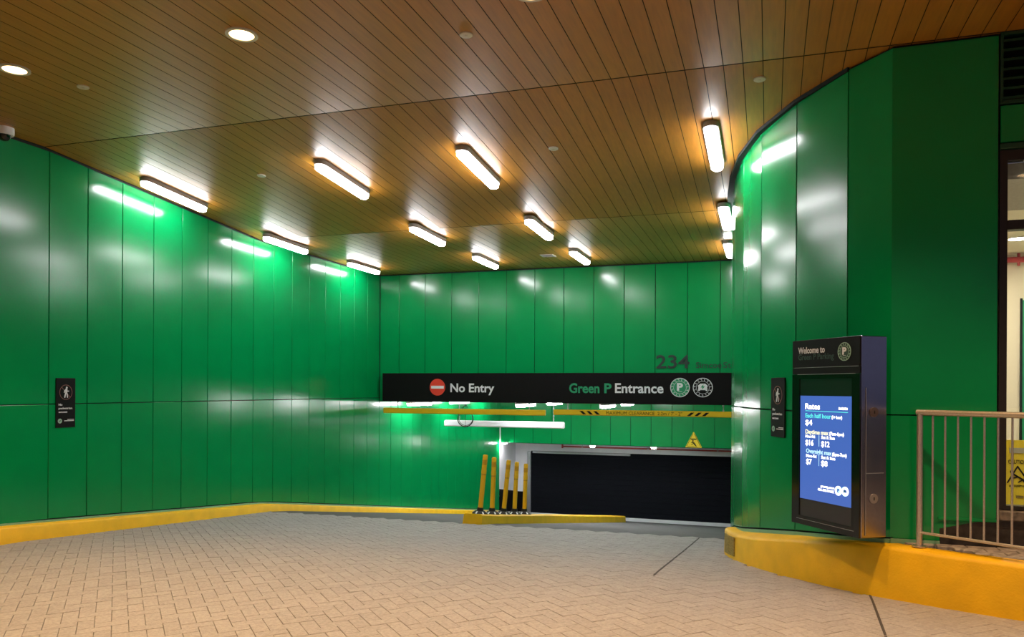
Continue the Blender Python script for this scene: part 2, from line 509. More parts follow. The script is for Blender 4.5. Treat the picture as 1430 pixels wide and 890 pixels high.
for a, b in zip(KTOP, KTOP[1:]):
    a = (max(a[0], 0), ktop(max(a[0], 0)))
    mb.add([(XW-.02,a[0],a[1]-.02),(XW+.012,a[0],a[1]-.02),(XW+.012,a[0],a[1]+.022),(XW-.02,a[0],a[1]+.028),
            (XW-.02,b[0],b[1]-.02),(XW+.012,b[0],b[1]-.02),(XW+.012,b[0],b[1]+.022),(XW-.02,b[0],b[1]+.028)],
           [(0,1,2,3),(7,6,5,4),(1,5,6,2),(2,6,7,3)])
mb.build('base_flashing', GREENB, wall_left)
# white end of the left wall by the garage door, black painted foot
mb = MB(); mb.box(XW-.02, XW+.012, 21.93, YD, road(0,23.5)+.75, .6); mb.build('white_end', WHITEW, wall_left)
mb = MB(); mb.prism([(21.93, -2.7), (YD, -2.7), (YD, road(XW,YD)+.75), (21.93, road(XW,21.93)+.75)], XW-.02, XW+.016)
mb.v = [(z, x, y) for x, y, z in mb.v]; mb.build('black_foot', BLACK, wall_left)

# ------------------------------------------------------------------ sign wall (upper back wall)
mb = MB(); mb.box(XW-.1, .2, YB+.02, YB+.3, ZL-.01, 4.3)
wall_back = tag(mb.build('wall_back', JOINT, centre=False), kind='structure')
xj = [XW+.005] + [-7.152 + .5745*k for k in range(0, 13)]
for a, b in zip(xj, xj[1:]):
    panel(wall_back, [(a,YB,ZL),(b,YB,ZL),(b,YB,ceil(YB)-.018),(a,YB,ceil(YB)-.018)])

# lower ceiling over the ramp
mb = MB(); mb.box(XW, .0, YB+.3, Y2+.2, ZL, ZL+.15)
tag(mb.build('ceiling_lower', WHITEW, centre=False), kind='structure')
# lower header (green) with white beam, door wall
mb = MB(); mb.box(XW, BASERX+.1, Y2+.02, Y2+.2, -.01, ZL+.1)
wall_far = tag(mb.build('wall_far', JOINT, centre=False), kind='structure')
xj = [XW] + [-7.152 + .5745*k for k in range(0, 13)]
for a, b in zip(xj, xj[1:]):
    panel(wall_far, [(a,Y2,.0),(b,Y2,.0),(b,Y2,ZL-.005),(a,Y2,ZL-.005)])
mb = MB()
mb.box(XW, .0, YD, YD+.25, -.37, .6)
mb.box(XW, -7.06, YD, YD+.25, -3, -.37)
mb.build('white_lintel', WHITEW, wall_far)
mb = MB(); mb.box(XW+.02, -7.10, YD-.012, YD+.01, -2.7, road(0,23.5)+.75); mb.build('black_foot', BLACK, wall_far)
mb = MB(); mb.box(XW, 0, YD-.8, YD, .55, .6); mb.build('white_soffit', WHITEW, wall_far)

# garage door
dr = tag(bpy.data.objects.new('door_1', None), kind='structure'); COL.objects.link(dr); dr.location = (-4, YD, -2.4)
def dpart(mb, name, m):
    mb.v = [(x+4, y-YD, z+2.4) for x, y, z in mb.v]
    return mb.build(name, m, dr)
mb = MB()
for k in range(12):
    z0 = -2.27 + k*.161
    mb.box(-7.06, -.55, YD-.01, YD+.05, z0+.002, z0+.160, .0015)
dpart(mb, 'curtain', DOORB)
mb = MB(); mb.box(-7.04, -.55, YD-.06, YD+.04, -2.43, -2.27, .008); dpart(mb, 'bottom_rail', WHITEW)
mb = MB(); mb.box(-7.04, -.55, YD-.05, YD+.03, -2.47, -2.43); dpart(mb, 'rubber_seal', RUBBER)
for x in (-7.12, -.52):
    mb = MB(); mb.box(x-.06, x+.06, YD-.06, YD+.06, -2.5, -.36, .01)
    mb.box(x+.045, x+.06, YD-.075, YD-.06, -2.5, -.75)
    dpart(mb, 'guide', GREYM)
mb = MB(); mb.box(-7.0, -3.95, YD-.08, YD+.02, -.405, -.345, .006); dpart(mb, 'head_angle', GREYM)

# red pipe under the header
t = thing('sprinkler_pipe', 'thin dark red pipe running along the white lintel over the garage door', 'pipe', (-3.3, YD-.12, -.17))
mb = MB(); mb.tube([(-2.73,0,0),(2.9,0,0)], .022, 10); mb.build('pipe_run', PIPE, t, smooth=40)
mb = MB(); mb.tube([(-2.73,0,-.05),(-2.73,0,.06)], .028, 10); mb.build('end_cap', PIPE, t, smooth=40)
for x in (-2.1, -.1, 1.9):
    mb = MB(); mb.tube([(x,0,.02),(x,0,.1),(x,.12,.1)], .007, 6); mb.ringdisc(x, 0, .022, .03, -.012, .012, 12); mb.build('pipe_clip', GREYM, t)
for x, lb in ((-4.80, 'small white lamp under the green header, left of the two'), (-3.06, 'small white lamp under the green header, right of the two')):
    t = thing('bulkhead_lamp', lb, 'lamp', (x, Y2+.02, -.01), group='small lamps under the lower green header')
    mb = MB(); mb.disc(0, 0, .085, -.012, .0, 16); mb.build('lamp_base', HOUS, t)
    mb = MB(); mb.loft([[(r*math.cos(a*math.pi/8), r*math.sin(a*math.pi/8), z) for a in range(16)] for r, z in ((.03,-.06),(.06,-.05),(.078,-.012))]); mb.build('lens', BULK, t, smooth=60)
t = thing('bulkhead_lamp', 'white lamp glaring at the far end of the left wall beside the white column', 'lamp', (-7.42, Y2-.12, -.0), group='small lamps under the lower green header')
mb = MB(); mb.box(-.06, .06, -.1, .12, .0, .02); mb.build('lamp_base', HOUS, t)
mb = MB(); mb.box(-.05, .05, -.09, .11, -.04, .0, .01); mb.build('lens', BULK, t)

# ------------------------------------------------------------------ right block: curved wall
def wpt(i): return WALLR[i]
mb = MB()
ins = .024
poly = []
pts = WALLR + [(BASERX, 12), (BASERX, 23.6)]
for i, (x, y) in enumerate(pts):
    a = pts[max(i-1,0)]; b = pts[min(i+1,len(pts)-1)]
    tx, ty = b[0]-a[0], b[1]-a[1]; l = math.hypot(tx, ty)
    if i == 0: poly.append((x+.012, y+.03)); continue
    poly.append((x + ty/l*ins, y - tx/l*ins))     # inward: to the right of travel
mb.prism([(1.59, 6.585)] + poly + [(1.2, 23.6), (1.2, 6.7)], -.6, 4.28)
mb.prism([(BASERX+.03, 10.4), (BASERX+.03, 23.6), (1.2, 23.6), (1.2, 10.4)], -3, .0)
wall_right = tag(mb.build('wall_right', JOINT, centre=False), kind='structure')
ZJR = 1.415
def rail(i, t):          # smooth curve through the wall's joints
    p0, p1, p2, p3 = [Vector(WALLR[min(max(k, 0), len(WALLR)-1)]) for k in (i-1, i, i+1, i+2)]
    c = .5*((2*p1) + (p2-p0)*t + (2*p0-5*p1+4*p2-p3)*t*t + (3*p1-p0-3*p2+p3)*t*t*t)
    return c.lerp(p1.lerp(p2, t), .65)          # the sheets are rolled only slightly, they meet at faint angles
def curved_panel(i, zlo, zhi):
    n = 8; g = .006; ch = .003
    L = (Vector(WALLR[i+1]) - Vector(WALLR[i])).length
    ts = [g/L, (g+ch)/L] + [k/n for k in range(1, n)] + [1-(g+ch)/L, 1-g/L]
    cols = []
    for q, t in enumerate(ts):
        p = rail(i, t); d = (rail(i, min(1, t+.01)) - rail(i, max(0, t-.01))).normalized()
        nrm = Vector((-d.y, d.x))
        e = 0 if 0 < q < len(ts)-1 else -ch
        lo, hi = zlo(t), zhi(t)
        P = lambda off, z: (p.x+nrm.x*off, p.y+nrm.y*off, z)
        cols.append([P(-.02, lo+g), P(-ch+e, lo+g), P(e, lo+g+ch), P(e, hi-g-ch), P(-ch+e, hi-g), P(-.02, hi-g)])
    mbx = MB(); mbx.loft(cols, False)
    mbx.f = [f[::-1] for f in mbx.f]
    return mbx.build('panel', GREEN, wall_right, smooth=25)
for i in range(1, 7):
    curved_panel(i, lambda t: ZJR, lambda t: ceil(rail(i, t).y) - .02)
    curved_panel(i, lambda t: WALLRZ[i] + (WALLRZ[i+1]-WALLRZ[i])*t + .028, lambda t: ZJR)
yy = [10.5 + .6*k for k in range(0, 23)]
for a, b in zip(yy, yy[1:]):
    top = (lambda y: ceil(y)-.02) if b <= YB+.3 else (lambda y: ZL-.005)
    if b > Y2+.4: break
    panel(wall_right, [(BASERX,b,road(0,b)+.16),(BASERX,a,road(0,a)+.16),(BASERX,a,min(ZJR,top(a))),(BASERX,b,min(ZJR,top(b)))])
    if b <= YB+.3: panel(wall_right, [(BASERX,b,ZJR),(BASERX,a,ZJR),(BASERX,a,top(a)),(BASERX,b,top(b))])
# folded corner panel: curved side to the front wall
def folded(zl0, zl1, zl2, zh0, zh1, zh2):
    a, b, c = WALLR[1], WALLR[0], (1.592, YF)
    g = .005
    d1 = Vector((b[0]-a[0], b[1]-a[1])).normalized()
    n1 = Vector((d1.y, -d1.x)); 
    def col(p, n, off): return (p[0]+n[0]*off, p[1]+n[1]*off)
    nn = Vector((-.35, -.94))
    mbx = MB()
    pts = [(a[0]+d1.x*g, a[1]+d1.y*g, Vector((-.70,-.715)), zl0, zh0), (b[0], b[1], nn, zl1, zh1), (c[0]-g, c[1], Vector((0,-1)), zl2, zh2)]
    V = []
    for x, y, nv, lo, hi in pts: V += [(x, y, lo+g), (x, y, hi-g)]
    for x, y, nv, lo, hi in pts: V += [(x-nv.x*.02, y-nv.y*.02, lo+g), (x-nv.x*.02, y-nv.y*.02, hi-g)]
    F = [(0,2,3,1), (2,4,5,3), (0,1,7,6), (4,10,11,5), (1,3,9,7), (3,5,11,9), (0,6,8,2), (2,8,10,4)]
    mbx.add(V, F)
    return mbx.build('panel', GREEN, wall_right)
folded(ZJR, ZJR, ZJR, ceil(6.84)-.02, 4.213, 4.213)
folded(WALLRZ[1]+.028, .478, .66, ZJR, ZJR, ZJR)
mb = MB()
mb.box(.9, 1.217, YF+.002, YF+.02, .478, .662); mb.build('panel', GREEN, wall_right)
# dark overhanging rim at the head of the curved wall
mb = MB()
sec = []
N = len(WALLR)
for i in range(1, N):
    x, y = WALLR[i]
    a = WALLR[i-1]; b = WALLR[min(i+1, N-1)]
    tx, ty = b[0]-a[0], b[1]-a[1]; l = math.hypot(tx, ty)
    nx_, ny_ = -ty/l, tx/l
    o = min(.062, .012 + .02*(i-1))
    z = ceil(y)
    sec.append([(x-nx_*.01, y-ny_*.01, z-.034), (x+nx_*o, y+ny_*o, z-.034), (x+nx_*o, y+ny_*o, z-.001), (x-nx_*.01, y-ny_*.01, z-.001)])
x, y = BASERX, 14.3
z = ceil(y); sec.append([(x+.01,y,z-.034),(x-.062,y,z-.034),(x-.062,y,z-.001),(x+.01,y,z-.001)])
mb.loft(sec); mb.build('head_rim', DARKTRIM, wall_right)
mb = MB()
sec = []
for i in range(0, N):
    x, y = WALLR[i]
    a = WALLR[max(i-1,0)]; b = WALLR[min(i+1, N-1)]
    tx, ty = b[0]-a[0], b[1]-a[1]; l = math.hypot(tx, ty); nx_, ny_ = -ty/l, tx/l
    z = WALLRZ[i]
    sec.append([(x-nx_*.01, y-ny_*.01, z-.02), (x+nx_*.012, y+ny_*.012, z-.02), (x+nx_*.012, y+ny_*.012, z+.016), (x-nx_*.01, y-ny_*.01, z+.02)])
mb.loft(sec)
mb.box(.885, 1.217, YF-.012, YF+.01, .44, .475)
mb.build('base_flashing', GREENB, wall_right)
mb = MB(); mb.box(1.217, 1.592, YF+.004, YF+.03, .40, .636, .003); mb.build('granite_base', GRANITE, wall_right)
mb = MB(); mb.box(1.205, 1.592, YF-.014, YF+.02, .636, .660, .003); mb.build('green_ledge', GREEN, wall_right)

# ------------------------------------------------------------------ front wall right of the corner: louvre, panel, window, granite
mb = MB()
mb.box(1.2, 1.60, YF+.03, YF+.12, -.2, 4.28)
mb.box(1.60, 4.2, YF+.10, YF+.22, 3.37, 4.28)
mb.box(1.60, 4.2, YF+.10, YF+.22, -.2, .66)
wall_front = tag(mb.build('wall_front', JOINT, centre=False), kind='structure')
panel(wall_front, [(1.60,YF+.006,3.42),(2.9,YF+.006,3.42),(2.9,YF+.006,3.70),(1.60,YF+.006,3.70)])
panel(wall_front, [(2.9,YF+.006,3.42),(4.2,YF+.006,3.42),(4.2,YF+.006,3.70),(2.9,YF+.006,3.70)])
mb = MB(); mb.box(1.60, 4.2, YF-.006, YF+.06, 3.375, 3.415, .004); mb.build('drip_edge', LOUV, wall_front)
lv = thing('louvre_grille', 'dark green louvre grille above the window at top right', 'louvre', (2.3, YF+.05, 3.72))
mb = MB()
mb.box(-.70, 1.9, -.05, .04, -.015, .012); mb.box(-.70, 1.9, -.05, .04, .49, .51); mb.box(-.70, -.68, -.05, .04, 0, .5); mb.box(1.88, 1.9, -.05, .04, 0, .5)
mb.build('grille_frame', LOUV, lv)
for k in range(7):
    z = .02 + k*.070
    mb = MB(); mb.add([(-.68,-.045,z),(1.88,-.045,z),(1.88,.035,z+.05),(-.68,.035,z+.05),(-.68,-.045,z+.018),(1.88,-.045,z+.018),(1.88,.035,z+.062),(-.68,.035,z+.062)],
        [(3,2,1,0),(4,5,6,7),(0,1,5,4),(1,2,6,5),(2,3,7,6),(3,0,4,7)])
    mb.build('louvre_blade', LOUV, lv)
win = tag(bpy.data.objects.new('window_1', None), kind='structure'); COL.objects.link(win); win.location = (1.6, YF, .73)
mb = MB()
mb.box(.005, .055, .02, .11, 0, 2.64); mb.box(1.2, 1.25, .02, .11, 0, 2.64); mb.box(2.5, 2.56, .02, .11, 0, 2.64)
mb.box(.055, 2.5, .02, .11, 2.565, 2.64); mb.box(.055, 2.5, .02, .11, 0, .03)
mb.build('frame', FRAME, win)
mb = MB(); mb.box(.055, 2.5, .015, .11, 2.055, 2.125, .004); mb.build('mullion', FRAME, win)
for x0, x1 in ((.055, 1.2), (1.25, 2.5)):
    for z0, z1 in ((.03, 2.055), (2.125, 2.565)):
        mb = MB(); mb.box(x0, x1, .062, .070, z0, z1); mb.build('pane', GLASS, win)
mb = MB(); mb.box(1.60, 4.2, YF-.03, YF+.12, .655, .725, .006); mb.build('stone_sill', STONE, wall_front)
mb = MB(); mb.box(1.60, 4.2, YF+.004, YF+.1, .40, .655, .003); mb.build('granite_base', GRANITE, wall_front)

# room behind the window
mb = MB()
mb.box(1.2, 5.2, 10.5, 10.6, .3, 3.4); mb.box(1.2, 1.3, 6.8, 10.5, .3, 3.4); mb.box(5.1, 5.2, 6.8, 10.5, .3, 3.4)
wi = tag(mb.build('wall_room', ROOMW, centre=False), kind='structure')
mb = MB(); mb.box(1.2, 5.2, 7.95, 10.6, 3.2, 3.3); tag(mb.build('ceiling_room', ROOMW, centre=False), kind='structure')
mb = MB(); mb.box(1.2, 5.2, 6.78, 7.95, 3.2, 3.32); tag(mb.build('ceiling_room_soffit', ROOMC, centre=False), kind='structure')
mb = MB(); mb.box(1.2, 5.2, 6.66, 10.6, .56, .648); tag(mb.build('floor_room', mat('pale_floor_tile', (.55,.53,.48), .4), centre=False), kind='structure')
t = thing('sprinkler_pipe', 'red pipe along the cream room ceiling seen through the window', 'pipe', (3, 10.40, 3.12))
mb = MB(); mb.tube([(-1.6,0,0),(2,0,0)], .035, 10); mb.build('pipe_run', PIPE, t, smooth=40)
mb = MB(); mb.tube([(-.27,0,-.07),(-.27,0,.075)], .016, 8); mb.build('sprinkler_head', PIPE, t)
for x, y, lb in ((2.46, 9.40, 'round lamp in the cream room ceiling seen through the window'), (3.6, 8.6, 'round room lamp deeper right behind the window'), (2.05, 6.90, 'added round lamp just inside the window, brightening the caution sign')):  # the last one is an added, unseen lamp that brightens the caution sign
    t = thing('room_lamp', lb, 'lamp', (x, y, 3.2), group='lamps of the room behind the window')
    mb = MB(); mb.ringdisc(0,0,.085,.105,-.012,0,20); mb.build('lamp_ring', WHITEW, t)
    mb = MB(); mb.disc(0,0,.085,-.008,-.001,20); mb.build('lens', ROOML, t)
t = thing('notice_board', 'green panel on the cream back wall of the room behind the window', 'board', (3.2, 10.485, 1.6))
mb = MB(); mb.box(-.41, .5, -.012, .01, -.9, 1.06, .004); mb.build('board_face', GREENV, t)
mb = MB(); mb.box(-.43, -.41, -.02, .01, -.92, 1.08); mb.build('board_edge', DARKTRIM, t)

# folding caution sign standing inside the window
cs = thing('caution_sign', 'yellow folding caution sign standing inside the window beside the railing', 'sign', mtx=signframe((1.915, 7.35, .649), (1, 0)) @ Matrix.Scale(1.07, 4))
def board(sign, y0, tilt):
    mb = MB()
    pts = [(-.092,0),(.092,0),(.088,.50),(.078,.515),(-.078,.515),(-.088,.50)]
    mb.loft([[(x, y, sign*(.10 - y*.17) - .006) for x, y in pts], [(x, y, sign*(.10 - y*.17) + .006) for x, y in pts]])
    return mb
fp = board(1, 0, 0).build('front_board', YSIGN, cs)
board(-1, 0, 0).build('rear_board', YSIGN, cs)
fp2 = bpy.data.objects.new('front_print', None); COL.objects.link(fp2); fp2.parent = cs
fp2.location = (0, 0, .107); fp2.rotation_euler = (-math.atan(.17), 0, 0)
mb = MB(); mb.box(-.050, .050, .425, .465, 0, .003); mb.build('handle_tape', mat('grey_tape', (.45,.42,.33), .5), fp2)
text(fp2, 'CAUTION', BLACK, 0, .345, .029, .122, .01, align='c')
text(fp2, 'ATTENTION', BLACK, 0, .168, .016, .128, .01, align='c')
mb = MB(); mb.stroke([(-.072,.20),(0,.325),(.072,.20)], .010, 0, .002)
mb.stroke([(-.03,.265),(.0,.245),(.03,.225),(.045,.20)], .012, 0, .002); mb.stroke([(.0,.245),(-.035,.235)], .008, 0, .002); mb.stroke([(.03,.225),(.0,.205)], .008, 0, .002); mb.disc(-.042,.283,.011,0,.002,10)
mb.build('slip_symbol', BLACK, fp2)
mb = MB(); mb.box(-.02, .03, .085, .105, 0, .002); mb.build('maker_mark', mat('dull_print', (.30,.20,.03), .6), fp2)

# ------------------------------------------------------------------ kerbs, sidewalk, island
def kerbloft(outer, inner, zt, zb, c=.018, zi=None):
    mb = MB(); secs = []
    for q, ((xo, yo), (xi, yi), t, b) in enumerate(zip(outer, inner, zt, zb)):
        ti = zi[q] if zi else t + .004
        d = Vector((xi-xo, yi-yo)); l = d.length; d = d/l
        cc = min(c, l*.3)
        secs.append([(xo-d.x*.008, yo-d.y*.008, b), (xo, yo, t-cc), (xo+d.x*cc*.35, yo+d.y*cc*.35, t-cc*.35), (xo+d.x*cc, yo+d.y*cc, t), (xi, yi, ti), (xi, yi, b)])
    mb.loft(secs)
    return mb
ysk = [-3, 0, 3, 5, 6, 7, 8, 9, 10, 10.45, 11, 12, 13, 14, 15, 16, 17.5, 18.7, 20, 21.9]
k = kerbloft([(XW+.15+ (.004*math.sin(y*5)), y) for y in ysk], [(XW+.005, y) for y in ysk], [ktop(y) for y in ysk], [road(XW,y)-.10 for y in ysk]).build('kerb', YELLOW, smooth=35)
tag(k, 'long low yellow kerb along the foot of the left green wall', 'kerb', kind='structure')
def closest(x, y):
    best = None
    for a, b in zip(WALLR, WALLR[1:]):
        ax, ay = a; dx, dy = b[0]-ax, b[1]-ay
        t = max(0, min(1, ((x-ax)*dx+(y-ay)*dy)/(dx*dx+dy*dy)))
        q = (ax+dx*t, ay+dy*t); d = math.hypot(q[0]-x, q[1]-y)
        if best is None or d < best[0]: best = (d, q)
    return best[1]
ko = [(4.4,4.45,.48)] + kerb_out
inner = [(4.48,4.58), (2.68,5.54), (2.18,5.80), (1.685,6.075), (1.26,6.29), (.93,6.545)] + [closest(x, y) for x, y, z in kerb_out[5:]]
kr = kerbloft([(x,y) for x,y,z in ko], inner, [z for x,y,z in ko], [road(x,y)-.12 for x,y,z in ko], .03,
    [z+.004 for x,y,z in ko[:6]] + [max(z+.004, interp(yi, [(b[1], zb_) for b, zb_ in zip(WALLR, WALLRZ)]) - .008) for (x,y,z), (xi,yi) in zip(ko[6:], inner[6:])]).build('kerb', YELLOW, smooth=35)
tag(kr, 'tall curved yellow kerb wall wrapping the right corner below the screen', 'kerb', kind='structure')
mb = MB()
ring_ = [(-.430,8.672), (-.385,8.45), (-.318,8.241)]
V = []
for off_, zt_, zb_ in ((.015, -.030, -.175), (-.01, -.030, -.175)):
    for x, y in ring_:
        V += [(x-off_*.96, y-off_*.28, interp(y, [(8.24,.10),(8.67,.065)])), (x-off_*.96, y-off_*.28, road(x,y)+.035)]
mb.add(V, [(0,1,3,2),(2,3,5,4),(6,8,9,7),(8,10,11,9),(0,2,8,6),(2,4,10,8),(1,7,9,3),(3,9,11,5),(0,6,7,1),(4,5,11,10)])
mb.v = [tuple(Vector(p) - kr.location) for p in mb.v]
mb.build('worn_patch', mat('worn_brown_grey', (.38,.27,.06), .9, noise=.5, nscale=60), kr)
# sidewalk behind the kerb
mb = MB(); mb.prism([(.97,6.575),(1.27,6.29),(1.69,6.07),(2.18,5.80),(2.68,5.54),(4.48,4.58),(4.48,6.60),(.97,6.60)], .0, .435)
sw = tag(mb.build('floor_sidewalk', SAND, centre=False), kind='structure')
def kin(x): return interp(x, [(.93,6.56),(1.26,6.30),(1.685,6.085),(2.18,5.81),(2.68,5.55),(4.48,4.59)])
for i in range(18):
    y1 = 6.555 - i*.102
    for j in range(18):
        x0 = .98 + j*.203 + (.1 if i % 2 else 0); x1 = x0 + .198
        ylow = y1 - .098
        if max(kin(x0), kin(x1)) > y1 - .03 or x1 > 4.3: continue
        lo0, lo1 = max(ylow, kin(x0)), max(ylow, kin(x1))
        z = .455 + random.uniform(-.001, .002); c = .004
        V = [(x0+c,lo0+c,z),(x1-c,lo1+c,z),(x1-c,y1-c,z),(x0+c,y1-c,z),(x0,lo0,z-c),(x1,lo1,z-c),(x1,y1,z-c),(x0,y1,z-c),(x0,lo0,z-.022),(x1,lo1,z-.022),(x1,y1,z-.022),(x0,y1,z-.022)]
        p = MB(); p.add(V, PF); p.build('paver', SIDEP, sw, tone=random.random())
# traffic island
def isl(y): return interp(y, [(10.4,-4.16),(21,-4.0)]), interp(y, [(10.4,-3.885),(21,-3.60)])
ysi = [10.46, 10.7, 11.2, 12, 13, 14, 15, 16, 17, 18, 19, 20, 20.7, 21.0]
mb = MB(); secs = []
for i, y in enumerate(ysi):
    a, b = isl(y)
    if i == len(ysi)-1: a += .1; b -= .12
    if i == 0: b += .005
    zt = interp(y, ROAD) + interp(y, [(10.4,.155),(11.0,.13),(14,.15),(21,.16)]); zb = interp(y, ROAD) - .1
    c = .02
    yb = y - (.03 if i == 0 else 0)
    secs.append([(a-.02,yb,zb),(b+.012,yb,zb),(b,y,zt-c),(b-c,y,zt),(a+c,y,zt),(a,y,zt-c)])
mb.loft(secs)
isld = tag(mb.build('traffic_island', YELLOW, smooth=30), 'narrow yellow concrete island running down the ramp under five posts', 'island', kind='thing')

# ------------------------------------------------------------------ flexible posts on the island
PLAB = ['yellow flexible post leaning right, first at the front of the island', 'yellow flexible post, second from the front of the island',
        'yellow flexible post, third and middle one of the five', 'yellow flexible post, fourth from the front of the island',
        'yellow flexible post nearest the black garage door, last of five']
posts = [(-4.02,10.75,.095,.0), (-4.02,11.28,.035,.0), (-4.03,11.85,.10,.02), (-4.02,12.38,.05,.0), (-4.015,12.93,.03,.0)]
def make_post():
    t = thing('flexible_post', PLAB[0], 'post', group='yellow flexible posts on the island')
    mb = MB(); mb.loft([[(r*math.cos(k*math.pi/8), r*math.sin(k*math.pi/8), z) for k in range(16)] for r, z in ((.115,0),(.112,.018),(.075,.045),(.048,.055),(.045,.10))])
    b = mb.build('base', RUBBER, t, smooth=40)
    for q in range(6):
        a = q*math.pi/3 + .3
        m2 = MB()
        c0, s0 = math.cos(a), math.sin(a)
        def P(r, w, z): return (r*c0 - w*s0, r*s0 + w*c0, z)
        m2.add([P(.114,-.014,.020),P(.114,.014,.020),P(.077,.010,.049),P(.077,-.010,.049)], [(0,1,2,3)])
        m2.build('reflector', WHITE, b)
    mb = MB(); mb.loft([[(r*math.cos(k*math.pi/8), r*math.sin(k*math.pi/8), z) for k in range(16)] for r, z in ((.036,.085),(.036,.60),(.039,.602),(.039,.66),(.036,.662),(.036,.86),(.030,.875))])
    s_ = mb.build('shaft', POSTY, t, smooth=40)
    for z in (.58, .73):
        mb = MB(); mb.loft([[(.0368*math.cos(k*math.pi/8), .0368*math.sin(k*math.pi/8), zz_) for k in range(16)] for zz_ in (z-.085, z-.01)], False)
        mb.build('band', mat('amber_band', (.62,.30,.01), .35), s_, smooth=40)
    return t
p0 = make_post()
for i, (x, y, lx, ly) in enumerate(posts):
    o = p0 if i == 0 else copy_tree(p0)
    o['label'] = PLAB[i]
    o.location = (x, y, interp(y, ROAD) + interp(y, [(10.4,.155),(11.0,.13),(14,.15)]) )
    o.rotation_euler = (-.0 + ly, lx, .4*i)
    o.rotation_euler = Matrix.Rotation(lx, 3, 'Y').to_euler()

# ------------------------------------------------------------------ ceiling fittings
def make_strip(lens=None):
    t = thing('strip_light', '', 'strip light', group='cool white strip lights')
    n = 8
    def cap(w, l, z):      # stadium outline
        out = []
        for s_, a0 in ((1, 0), (-1, math.pi)):
            for k in range(n+1):
                a = a0 + math.pi*k/n
                out.append((w*math.cos(a), s_*(l - w) + w*math.sin(a) , z))
        return out
    mb = MB(); mb.loft([cap(.066,.556,-.056), cap(.074,.566,-.050), cap(.074,.566,0.0)]); mb.build('housing', HOUS, t, smooth=40)
    mb = MB(); mb.loft([cap(.040,.535,-.108), cap(.060,.552,-.094), cap(.064,.555,-.055)]); mb.build('diffuser', lens or STRIP, t, smooth=60)
    for s_ in (-1, 1):
        mb = MB(); mb.box(-.062, .062, s_*.25-.012, s_*.25+.012, -.06, -.0); mb.build('clip', HOUS, t)
    return t
s0 = make_strip()
colname = {-7.22: 'in the row beside the left wall', -4.79: 'in the second row from left', -3.08: 'in the third row from left', -.54: 'beside the curved wall'}
rown = {8.15: 'nearest of three', 10.57: 'middle of three', 13.05: 'farthest of three'}
first = True
for x in (-7.22, -4.79, -3.08, -.54):
    for y in (8.15, 10.57, 13.05):
        o = s0 if first else copy_tree(s0); first = False
        xx = x if (x > -1) is False or y < 9 else -.55
        if x > -1 and y > 12: xx = -.62
        o.location = (xx, y, ceil(y) - .001)
        sl = {8.15: .0836, 10.57: .025, 13.05: 0}[y]
        if y == 10.57: o.location.z -= .004
        o.rotation_euler = (-math.atan(sl), 0, 0)
        o['label'] = 'white strip light %s, %s' % (colname[x], rown[y])
        o['group'] = 'cool white strip lights on the upper ceiling'
lcol = {-7.2: 'along the left wall', -4.79: 'second from the left wall', -3.07: 'third from the left wall'}
lrow = {15.5: 'just behind the sign', 17.8: 'midway down', 20.1: 'farthest down'}
s1 = None
for x in (-7.2, -4.79, -3.07):
    for y in (15.5, 17.8, 20.1):
        s1 = s1 or make_strip(STRIPL); o = copy_tree(s0) if x == -7.2 else (s1 if x == -4.79 and y == 15.5 else copy_tree(s1)); o.location = (x, y, ZL - .001); o.rotation_euler = (0,0,0)
        o['label'] = 'strip light under the low ramp ceiling, %s, %s' % (lcol[x], lrow[y])
        o['group'] = 'strip lights under the low ramp ceiling'

def make_down():
    t = thing('downlight', '', 'downlight', group='round warm downlights')
    mb = MB(); mb.ringdisc(0, 0, .090, .118, -.012, .0, 32); mb.build('trim_ring', DISC, t, smooth=40)
    mb = MB(); mb.disc(0, 0, .092, -.006, -.001, 32); mb.build('lens', DOWN, t)
    ld = bpy.data.lights.new('downlight_beam', 'SPOT'); ld.energy = DOWN_WATTS; ld.color = DOWN_COL
    ld.spot_size = math.radians(100); ld.spot_blend = .8; ld.shadow_soft_size = .08
    lo = bpy.data.objects.new('beam', ld); COL.objects.link(lo); lo.location = (0, 0, -.02); lo.parent = t
    return t
d0 = make_down(); first = True
for x, y, lb in ((-3.745,4.90,'bright round downlight in the wood ceiling, upper left'), (-5.96,4.87,'bright round downlight near the left edge and left wall'),
                 (-1.515,4.96,'round downlight cut by the top edge of the photo'), (.72,4.93,'round downlight above the kerb at the right, beyond the top edge'),
                 (2.95,4.93,'round downlight above the sidewalk at the far right'), (-5.96,2.3,'round downlight behind the view, left of four'), (-3.745,2.3,'round downlight behind the view, second of four'),
                 (-1.515,2.3,'round downlight behind the view, third of four'), (.72,2.3,'round downlight behind the view, right of four'), (2.95,2.3,'round downlight over the street side at far right'),
                 (-3.745,-.4,'round downlight over the street edge, left of two'), (.72,-.4,'round downlight over the street edge, right of two')):
    o = d0 if first else copy_tree(d0); first = False
    o.location = (x, y, ceil(y)); o['label'] = lb
dl = [(-5.734,5.341,'pale round ceiling cover close to the left edge downlight'), (-2.152,5.411,'pale round ceiling cover near the top middle of the photo'),
      (-.087,6.865,'pale round ceiling cover by the head of the curved wall'), (-2.156,7.907,'pale round ceiling cover between the middle and right strip lights'),
      (-5.746,7.897,'faint round ceiling cover between the two left rows of strip lights')]
c0 = None
